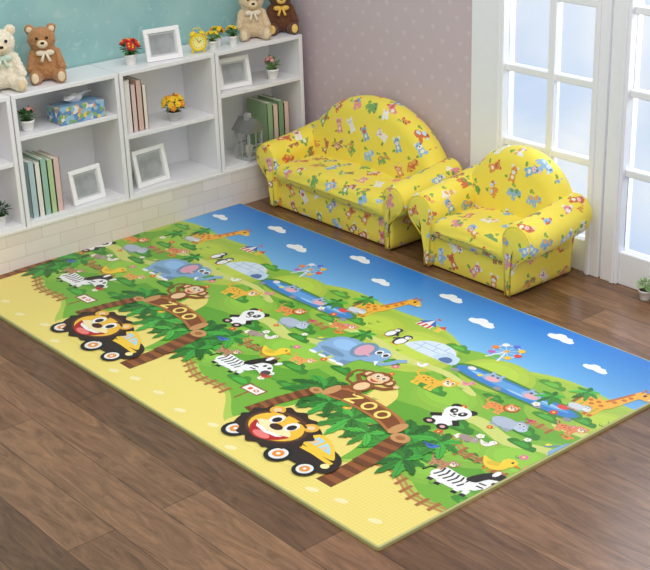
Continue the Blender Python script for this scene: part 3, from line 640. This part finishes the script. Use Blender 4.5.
def slab(x0,y0,x1,y1,z0,z1,r,col):
    o=[]; 
    for (ax,ay,s) in ((x1-r,y0+r,-90),(x1-r,y1-r,0),(x0+r,y1-r,90),(x0+r,y0+r,180)):
        for k in range(6):
            a=math.radians(s+90*k/5); o.append((ax+r*math.cos(a),ay+r*math.sin(a)))
    n=len(o); base=len(vs)
    def ins(p,d): return (p[0]+(d if p[0]<(x0+x1)/2 else -d),p[1]+(d if p[1]<(y0+y1)/2 else -d))
    for d,z in ((0,z0),(0,z1-0.003),(0.001,z1-0.001),(0.003,z1)):
        for p in o:
            q=ins(p,d); vs.append((q[0],q[1],z))
    c=lin(col)
    for j in range(3):
        for i in range(n):
            k=(i+1)%n; fs.append((base+j*n+i,base+j*n+k,base+(j+1)*n+k,base+(j+1)*n+i)); cs.append([c]*4)
    fs.append(tuple(base+3*n+i for i in range(n))); cs.append([c]*n)
    fs.append(tuple(base+n-1-i for i in range(n))); cs.append([c]*n)
slab(0,0,ML,MW,0.0,MT,0.012,(196,194,128))
me=bpy.data.meshes.new('play_mat'); me.from_pydata(vs,[],fs)
ca=me.color_attributes.new('print','FLOAT_COLOR','CORNER')
flat=np.array([x for poly in cs for c in poly for x in c],dtype=np.float32); ca.data.foreach_set('color',flat)
m=bpy.data.materials.new('printed_vinyl'); m.use_nodes=True; nt=m.node_tree; b=nt.nodes['Principled BSDF']
at=nset(nt,'ShaderNodeVertexColor'); at.layer_name='print'
tc=nset(nt,'ShaderNodeTexCoord'); ck=nset(nt,'ShaderNodeTexVoronoi'); ck.inputs['Scale'].default_value=80; ck.inputs['Randomness'].default_value=0.0; nt.links.new(tc.outputs['Object'],ck.inputs['Vector'])
mr=nset(nt,'ShaderNodeMapRange'); mr.inputs['From Max'].default_value=0.6; mr.inputs['To Min'].default_value=1.0; mr.inputs['To Max'].default_value=0.9; nt.links.new(ck.outputs['Distance'],mr.inputs['Value'])
sc_=nset(nt,'ShaderNodeVectorMath',operation='SCALE'); nt.links.new(at.outputs[0],sc_.inputs[0]); nt.links.new(mr.outputs[0],sc_.inputs['Scale']); nt.links.new(sc_.outputs[0],b.inputs['Base Color'])
b.inputs['Roughness'].default_value=0.38; b.inputs['Specular IOR Level'].default_value=0.38
bp=nset(nt,'ShaderNodeBump'); bp.inputs['Strength'].default_value=0.35; bp.inputs['Distance'].default_value=0.0012; nt.links.new(ck.outputs['Distance'],bp.inputs['Height']); nt.links.new(bp.outputs['Normal'],b.inputs['Normal'])
me.materials.append(m)
o=bpy.data.objects.new('play_mat',me); COL.objects.link(o); o['label']='large rectangular foam play mat printed with a cartoon zoo'; o['category']='play mat'

# ------------------------------------------------------------ small things
PAPER=mat('book_pages',(240,236,224),0.8,0.03,80)
def book(y,z,w,h,d,col,name,lean=0.0,x=None,label='pastel hardback book standing upright',group=None):
    c=mat('book_cover_'+name,col,0.5,0.03)
    xf=-0.03 if x is None else x
    g=G(); t=0.0022
    g.box((-d,-w/2,0),(0,-w/2+t,h),c); g.box((-d,w/2-t,0),(0,w/2,h),c); g.box((-t,-w/2,0),(0,w/2,h),c)
    o=g.done('book',loc=(xf,y,z),rot=(lean,0,0),label=label,category='book')
    if group: o['group']=group
    g=G(); g.box((-d+0.004,-w/2+t,0.003),(-t,w/2-t,h-0.003),PAPER); g.done('pages',parent=o)
ly=0.385
for i,(w,h,col,nm) in enumerate([(0.03,.235,(180,204,206),'pale blue'),(0.026,.225,(238,234,224),'off-white'),(0.03,.235,(158,196,176),'sea green'),(0.028,.225,(184,208,156),'light green'),(0.03,.225,(228,196,188),'pale pink')]):
    book(ly+w/2,BOT,w-.002,h,.16,col,'a%d'%i,label='tall %s book standing upright beside picture frame'%nm,group='pastel books in the lower compartment'); ly+=w
ly=0.862
for i,(w,h,col) in enumerate([(0.03,.225,(238,232,228)),(0.026,.20,(228,200,192)),(0.03,.215,(220,188,174)),(0.022,.19,(240,230,218))]):
    book(ly+w/2,.446,w-.002,h,.15,col,'b%d'%i,label=['white','pale pink','dusty salmon','cream'][i]+' book standing upright in the upper compartment',group='pale books in the upper compartment'); ly+=w
ly=1.60
for i,(w,h,col) in enumerate([(0.034,.235,(146,176,134)),(0.03,.22,(222,200,186)),(0.034,.235,(130,162,126)),(0.03,.22,(226,196,186))]):
    book(ly+w/2,BOT,w-.002,h,.15,col,'c%d'%i,label=['sage green','pinkish beige','moss green','pale pink'][i]+' book standing upright beside the lantern',group='green and pink books beside the lantern'); ly+=w

PHOTO=mat('grey_photo_print',(168,172,174),0.3,0.25,14)
MATT=mat('frame_mount',(206,208,208),0.6,0.02)
def frame(x,y,z,w,h,yaw,label,tilt=0.2,group='white picture frames'):
    r=empty('picture_frame',(x,y,z),(0,0,yaw),label=label,category='picture frame',group=group)
    R=Matrix.Rotation(-tilt,4,'Y'); b=0.019; fr=mat('white_frame',(250,250,250),0.4,0.01)
    g=G()
    for a,c in (((0,-w/2,0),(.012,w/2,b)),((0,-w/2,h-b),(.012,w/2,h)),((0,-w/2,b),(.012,-w/2+b,h-b)),((0,w/2-b,b),(.012,w/2,h-b))): g.box(a,c,fr,M=R,bev=0.0015,seg=1)
    g.box((-.004,-w/2+.002,.002),(0,w/2-.002,h-.002),fr,M=R)
    g.done('frame_border',parent=r)
    g=G(); g.box((0.0005,-w/2+b,b),(.003,w/2-b,h-b),MATT,M=R); g.box((0.003,-w/2+b+.008,b+.008),(.004,w/2-b-.008,h-b-.008),PHOTO,M=R); g.done('photo_print',parent=r)
    tp=R@Vector((-.004,0,h*.75)); 
    g=G(); g.tube([tp,(-h*math.sin(tilt)*.75-h*.28-.004,0,.003)],.004,fr,n=6); g.done('strut',parent=r)
frame(-.055,1.09,TOP,.165,.135,-.15,'white picture frame leaning back on top of the bookcase')
frame(-.05,.66,BOT,.16,.145,.1,'white picture frame beside the pastel books')
frame(-.05,.98,BOT,.175,.16,.1,'white picture frame in the lower compartment')
frame(-.06,1.455,.525,.165,.135,-.1,'white picture frame beside a small potted plant')

LEAF=mat('leaf_green',(78,130,56),0.55,0.25,60); LEAF2=mat('dark_leaf_green',(50,86,44),0.55,0.25,60); LEAF3=mat('fresh_leaf_green',(120,164,76),0.55,0.2,60); LEAF4=mat('pale_leaf_green',(160,192,130),0.55,0.15,60)
POT=mat('white_ceramic',(246,244,240),0.3,0.02); SOIL=mat('potting_soil',(70,52,40),0.9,0.2,90)
def plant(x,y,z,potr,poth,leaf,fcols,R,label,nl=46,nf=14,potm=None,seed=1,petal=.011,up=1.0):
    rnd=random.Random(seed); r=empty('potted_plant',(x,y,z),label=label,category='potted plant')
    g=G(); pm=potm or POT
    g.lathe([(potr*.72,0),(potr*.76,poth*.05),(potr*.95,poth*.8),(potr*1.05,poth*.82),(potr*1.05,poth),(potr*.92,poth),(potr*.9,poth*.86)],pm,n=28); g.done('pot',parent=r)
    g=G(); g.lathe([(potr*.9,poth*.8),(potr*.88,poth*.9)],SOIL,n=20); g.done('soil',parent=r)
    g=G(); c=Vector((0,0,poth+R*.55*up))
    for i in range(nl):
        d=Vector((rnd.gauss(0,1),rnd.gauss(0,1),rnd.gauss(0.35,.8))).normalized(); p=c+Vector((d.x*R*rnd.uniform(.5,1),d.y*R*rnd.uniform(.5,1),d.z*R*.75*up*rnd.uniform(.5,1)))
        base=Vector((rnd.uniform(-.3,.3)*potr,rnd.uniform(-.3,.3)*potr,poth*.9))
        g.tube([base,(base+p)/2+Vector((0,0,.005)),p],.0009,leaf,n=4)
        l=rnd.uniform(.014,.024)*(R/.05)**.5; w=l*.42; t=(p-c).normalized(); s=t.cross(Vector((0,0,1))); 
        if s.length<.1: s=Vector((1,0,0))
        s.normalize(); up_=s.cross(t)
        pts=[p-t*l*.4, p-t*l*.1+s*w+up_*.001, p+t*l*.3+s*w*.8, p+t*l, p+t*l*.3-s*w*.8, p-t*l*.1-s*w, p+t*l*.2-up_*l*.12]
        g.add(pts,[(0,1,6),(1,2,6),(2,3,6),(3,4,6),(4,5,6),(5,0,6)],leaf,False)
    g.done('foliage',parent=r)
    if fcols:
        g=G()
        for i in range(nf):
            d=Vector((rnd.gauss(0.25,1),rnd.gauss(0,1),rnd.gauss(0.9,.5))).normalized(); p=c+Vector((d.x*R*.95,d.y*R*.95,d.z*R*.85*up))
            fm=rnd.choice(fcols); s=d.cross(Vector((0.3,0.2,1))).normalized(); q=s.cross(d)
            for k in range(6):
                a=k*math.pi/3; cc=p+(s*math.cos(a)+q*math.sin(a))*petal*.75; g.sph(cc,petal*.55,fm,u=7,v=5)
            g.sph(p+d*petal*.35,petal*.4,YEL,u=7,v=5)
        g.done('flower',parent=r)
YEL=mat('flower_yellow',(248,206,46),0.6,0.08); RED=mat('flower_red',(205,45,45),0.6,0.1); ORG=mat('flower_orange',(240,146,50),0.6,0.1); PNK=mat('flower_pink',(236,160,168),0.6,0.1)
GREY=mat('grey_pot',(200,202,200),0.5,0.05)
plant(-.09,.945,TOP,.026,.045,LEAF,[RED,RED,RED],.044,'red flowers in a small white pot on the bookcase',seed=3,nf=16)
plant(-.06,1.345,TOP,.02,.038,LEAF3,[YEL],.03,'small white pot with yellow flowers and leaves',seed=4,nf=7,petal=.008,nl=30)
plant(-.10,1.40,TOP,.02,.04,LEAF3,[ORG,YEL],.032,'small white pot with orange flowers and leaves',seed=5,nf=7,petal=.008,nl=30)
plant(-.06,1.455,TOP,.02,.042,LEAF,[YEL],.03,'small white pot with leafy green plant beside soft toy',seed=6,nf=4,petal=.008,nl=34)
plant(-.07,.43,.546,.028,.042,LEAF,[PNK],.036,'small white pot of green leaves beside tissue box',seed=7,nf=5,petal=.007)
plant(-.06,1.12,.446,.03,.04,LEAF,[YEL,YEL,ORG],.05,'yellow daisies in a low pot',seed=8,nf=18,petal=.012,potm=GREY)
plant(-.06,1.665,.526,.028,.047,LEAF3,[PNK],.038,'pale pot with pink and green plant beside frame',seed=9,nf=5,petal=.008)
plant(-.06,.255,BOT+.001,.026,.04,LEAF2,None,.044,'dark leafy plant in a small white pot',seed=10,nl=60)
plant(1.915,1.825,0,.024,.038,LEAF4,None,.032,'white pot with pale green leaves by the glazed door',seed=12,nl=40)

# tissue box
r=empty('tissue_box',(-.075,.655,.546),(0,0,0),label='blue and green patterned tissue box with tissue pulled out',category='tissue box')
m=bpy.data.materials.new('tissue_box_print'); m.use_nodes=True; nt=m.node_tree; b=nt.nodes['Principled BSDF']
tc=nset(nt,'ShaderNodeTexCoord'); v=nset(nt,'ShaderNodeTexVoronoi'); v.inputs['Scale'].default_value=62; nt.links.new(tc.outputs['Object'],v.inputs['Vector'])
sp=nset(nt,'ShaderNodeSeparateColor'); nt.links.new(v.outputs['Color'],sp.inputs[0]); rp=nset(nt,'ShaderNodeValToRGB'); rp.color_ramp.interpolation='CONSTANT'
e=rp.color_ramp.elements; e[0].color=lin((96,146,196)); e[1].position=.3; e[1].color=lin((150,192,220))
for p,c in ((.5,(140,178,110)),(.68,(232,234,232)),(.82,(226,160,120)),(.92,(240,214,120))): k=e.new(p); k.color=lin(c)
nt.links.new(sp.outputs[0],rp.inputs[0]); nt.links.new(rp.outputs[0],b.inputs['Base Color']); b.inputs['Roughness'].default_value=.4
g=G(); g.box((-.055,-.105,0),(.055,.105,.07),m,bev=.002,seg=1); g.box((-.045,-.095,.07),(.045,.095,.0715),mat('box_top_blue',(130,168,200),.5)); g.done('box_body',parent=r)
g=G(); T=mat('tissue_paper',(224,226,230),.9,.05); vs2=[];fs2=[]
N=18
for j in range(5):
    for i in range(N):
        a=2*math.pi*i/N; rr=(.012,.02,.026,.03,.038)[j]*(1+.35*math.sin(3*a+j)); vs2.append((rr*math.cos(a)*.8,rr*math.sin(a)*1.5,.07+(.0,.012,.024,.034,.03+.012*math.sin(2*a))[j]))
for j in range(4):
    for i in range(N): fs2.append((j*N+i,j*N+(i+1)%N,(j+1)*N+(i+1)%N,(j+1)*N+i))
g.add(vs2,fs2,T,True); g.sph((0,0,.088),(.018,.035,.02),T); g.done('tissue',parent=r)

# alarm clock
r=empty('alarm_clock',(-.055,1.265,TOP),(0,0,-.3),label='yellow twin-bell alarm clock on the bookcase',category='alarm clock')
CY=mat('clock_yellow',(246,214,44),.3,.03); CF=mat('clock_face',(250,240,150),.4,.01); CK=mat('clock_black',(60,56,40),.4)
RX=Matrix.Rotation(math.pi/2,4,'Y'); C0=Matrix.Translation((0,0,.046))
g=G(); g.lathe([(.0,-.014),(.032,-.014),(.037,-.008),(.038,.01),(.033,.014),(.028,.010),(0.0,.010)],CY,M=C0@RX,n=28,cap=False)
for s in (-1,1): g.tube([(0,s*.020,.018),(0.002,s*.030,.0)],.0045,CY,n=8)
g.done('clock_case',parent=r)
g=G(); g.lathe([(.0,.0102),(.0275,.0106)],CF,M=C0@RX,n=28,cap=False)
for k in range(12):
    a=k*math.pi/6; g.box((.0108,math.sin(a)*.023-.0012,.046+math.cos(a)*.023-.0012),(.0114,math.sin(a)*.023+.0012,.046+math.cos(a)*.023+.0012),CK)
g.done('clock_face',parent=r)
g=G(); g.tube([(.0118,0,.046),(.0118,.012,.056)],.0011,CK,n=5); g.tube([(.0118,0,.046),(.0118,-.008,.064)],.0009,CK,n=5); g.done('clock_hand',parent=r)
for s in (-1,1):
    g=G(); g.lathe([(.016,0),(.0155,.005),(.010,.011),(0.001,.0135)],CY,M=Matrix.Translation((0,s*.020,.080))@Matrix.Rotation(-s*.45,4,'X'),n=18); g.done('bell',parent=r)
g=G(); g.tube([(0,-.022,.092),(0,-.013,.106),(0,.013,.106),(0,.022,.092)],.0022,CY,n=6); g.done('handle',parent=r)

# lantern house
LG=mat('lantern_grey',(172,174,172),.6,.08); LD=mat('lantern_roof_grey',(122,124,124),.5,.08); CW=mat('candle_wax',(240,228,200),.5,.03)
r=empty('lantern',(-.045,1.50,BOT),(0,0,.15),label='grey wooden house-shaped lantern beside green books',category='lantern')
g=G(); w=.045
g.box((-w,-w,0),(w,w,.012),LG,bev=.001,seg=1); g.box((-w,-w,.125),(w,w,.135),LG,bev=.001,seg=1)
for a in (-1,1):
    for c in (-1,1): g.box((a*w-(.01 if a>0 else 0),c*w-(.01 if c>0 else 0),.012),(a*w+(.01 if a<0 else 0),c*w+(.01 if c<0 else 0),.125),LG)
for s in (-1,1):
    g.box((s*w-.002,-.002,.012),(s*w+.002,.002,.125),LG); g.box((s*w-.002,-w,.065),(s*w+.002,w,.071),LG)
g.box((-.002,w-.002,.012),(.002,w+.002,.125),LG); g.box((-.002,-w-.002,.012),(.002,-w+.002,.125),LG)
g.done('lantern_body',parent=r)
g=G(); o_=.055; g.add([(-o_,-o_,.135),(o_,-o_,.135),(o_,o_,.135),(-o_,o_,.135),(-o_,0,.19),(o_,0,.19)],[(0,1,5,4),(2,3,4,5),(0,4,3),(1,2,5),(3,2,1,0)],LD)
g.box((-.012,-.012,.175),(.012,.012,.208),LG); g.done('roof',parent=r)
g=G(); g.lathe([(.016,.012),(.016,.06),(.004,.061)],CW,n=18); g.tube([(0,0,.06),(0,0,.068)],.0012,LD,n=5); g.done('candle',parent=r)

# teddy bears
def teddy(x,y,z,H,yaw,body,muz,label,bow=None,kind='teddy_bear',headtilt=0.0):
    r=empty(kind,(x,y,z),(0,0,yaw),label=label,category='soft toy')
    g=G(); S=H
    def e(c,rr,rot=None): g.sph([v*S for v in c],[v*S for v in (rr if hasattr(rr,'__len__') else (rr,rr,rr))],body,rot=rot,u=18,v=12)
    e((0,0,.30),(.19,.22,.28)); e((.01,0,.21),(.21,.245,.2)); e((.02,headtilt*.3,.69),(.195,.235,.205)); e((.1,headtilt*.3,.645),(.125,.145,.12))
    for s in (-1,1):
        e((-.01,s*.18+headtilt*.3,.86),(.05,.085,.085)); e((.03,s*.07,.53),(.12,.12,.1))
        for k in range(5):
            t=k/4; e((.04+.13*t,s*(.19+.07*t),.46-.22*t),.078-.006*t)
        for k in range(6):
            t=k/5; e((.06+.25*t,s*(.13+.08*t),.105-.01*t),.104-.012*t)
        e((.345,s*.215,.13),(.055,.09,.12))
    ob=g.done('bear_body',parent=r)
    rm=ob.modifiers.new('r','REMESH'); rm.mode='VOXEL'; rm.voxel_size=.018*S; rm.use_smooth_shade=True
    sm=ob.modifiers.new('s','SMOOTH'); sm.iterations=3; sm.factor=.5
    tx=bpy.data.textures.new('fur','CLOUDS'); tx.noise_scale=.007; dp=ob.modifiers.new('d','DISPLACE'); dp.texture=tx; dp.strength=.009; dp.texture_coords='LOCAL'; dp.mid_level=.5
    g=G(); g.sph((.195*S,headtilt*.3*S,.645*S),(.07*S,.092*S,.072*S),muz); g.done('muzzle',parent=r)
    K=mat('toy_black',(28,24,24),.2,.02)
    g=G(); g.sph((.262*S,headtilt*.3*S,.672*S),(.018*S,.034*S,.022*S),K); g.done('nose',parent=r)
    for s in (-1,1):
        g=G(); g.sph((.207*S,(s*.082+headtilt*.3)*S,.745*S),.025*S,K,u=10,v=8); g.done('eye',parent=r)
        g=G(); g.sph((.042*S,(s*.18+headtilt*.3)*S,.86*S),(.015*S,.05*S,.05*S),muz,u=10,v=8); g.done('ear_lining',parent=r)
        g=G(); g.sph((.395*S,s*.215*S,.13*S),(.016*S,.062*S,.085*S),muz,u=12,v=8); g.done('foot_pad',parent=r)
    if bow:
        g=G()
        for s in (-1,1): g.sph((.17*S,s*.075*S,.49*S),(.035*S,.08*S,.05*S),bow,u=12,v=8)
        g.sph((.19*S,0,.49*S),.03*S,bow,u=10,v=8)
        g.tube([(.16*S*math.cos(k*.45),.165*S*math.sin(k*.45),.505*S) for k in range(15)],.024*S,bow,n=7)
        for s in (-1,1): g.tube([(.19*S,s*.02*S,.48*S),(.235*S,s*.07*S,.36*S)],[.02*S,.028*S],bow,n=7)
        g.done('bow',parent=r)
    return r
CREAM=mat('cream_plush',(236,226,202),.95,.12,90,.6,sheen=.3); BRN=mat('tan_plush',(180,130,84),.95,.15,90,.6,sheen=.3); MUZ=mat('pale_muzzle_plush',(238,216,180),.95,.08,90,.4)
LTAN=mat('light_tan_plush',(218,194,158),.95,.12,90,.6,sheen=.3); CHO=mat('brown_plush',(104,64,40),.95,.15,90,.6,sheen=.3); YM=mat('yellow_muzzle_plush',(244,206,120),.95,.08,90,.4)
BOWG=mat('pale_green_ribbon',(204,222,204),.6,.05); BOWR=mat('cream_ribbon',(236,224,200),.6,.05); BOWY=mat('yellow_ribbon',(238,196,90),.6,.05)
teddy(-.12,.375,TOP,.265,-.35,CREAM,MUZ,'cream teddy bear with pale green bow sitting on the bookcase',bow=BOWG)
teddy(-.125,.57,TOP,.24,-.45,BRN,MUZ,'tan brown teddy bear with cream bow beside the cream bear',bow=BOWR,headtilt=-.1)
teddy(-.12,1.61,TOP,.24,-.5,LTAN,MUZ,'light tan teddy bear with cream bow beside potted plants',bow=BOWR)
teddy(-.115,1.77,TOP,.235,-.55,CHO,YM,'dark brown soft toy with yellow muzzle by the wall corner',bow=BOWY)

# ------------------------------------------------------------ lights
w=bpy.data.worlds.new('w'); SC.world=w; w.use_nodes=True; nt=w.node_tree; bg=nt.nodes['Background']
tc=nset(nt,'ShaderNodeTexCoord'); sp=nset(nt,'ShaderNodeSeparateXYZ'); nt.links.new(tc.outputs['Generated'],sp.inputs[0])
mr=nset(nt,'ShaderNodeMapRange'); mr.inputs['From Min'].default_value=0.0; mr.inputs['From Max'].default_value=0.35; nt.links.new(sp.outputs['Y'],mr.inputs['Value'])
mx=nset(nt,'ShaderNodeMix',data_type='RGBA'); mx.inputs['A'].default_value=(0.72,0.71,0.71,1); mx.inputs['B'].default_value=(0.90,0.95,1.02,1)
nt.links.new(mr.outputs[0],mx.inputs['Factor']); nt.links.new(mx.outputs['Result'],bg.inputs[0]); bg.inputs[1].default_value=1.0
def area(name,loc,target,size,power,col=(1,1,1)):
    l=bpy.data.lights.new(name,'AREA'); l.shape='RECTANGLE'; l.size=size[0]; l.size_y=size[1]; l.energy=power; l.color=col
    o=bpy.data.objects.new(name,l); COL.objects.link(o); o.location=loc; o.rotation_euler=(Vector(target)-Vector(loc)).to_track_quat('-Z','Y').to_euler()
area('window_light',(2.2,2.7,1.6),(1.6,0.6,0.0),(2.0,2.0),100,(0.98,0.99,1.0))
area('overhead_fill',(2.2,0.0,3.2),(1.0,0.7,0),(2.2,2.2),46,(1,0.98,0.96))  # soft overhead fill added to brighten the room, not an actual fixture

# ------------------------------------------------------------ camera
R=np.array([[0.64996,0.75933,-0.03103],[0.27651,-0.27431,-0.92103],[-0.70788,0.59005,-0.38825]]);C=(4.6115,-1.9615,1.9934)
M=Matrix.Identity(4)
for i in range(3):
    M[i][0]=R[0,i]; M[i][1]=-R[1,i]; M[i][2]=-R[2,i]; M[i][3]=C[i]
cd=bpy.data.cameras.new('camera'); cam=bpy.data.objects.new('camera',cd); COL.objects.link(cam); cam.matrix_world=M
cd.sensor_width=36; cd.lens=36*1327.3/650; cd.clip_start=.05
SC.camera=cam
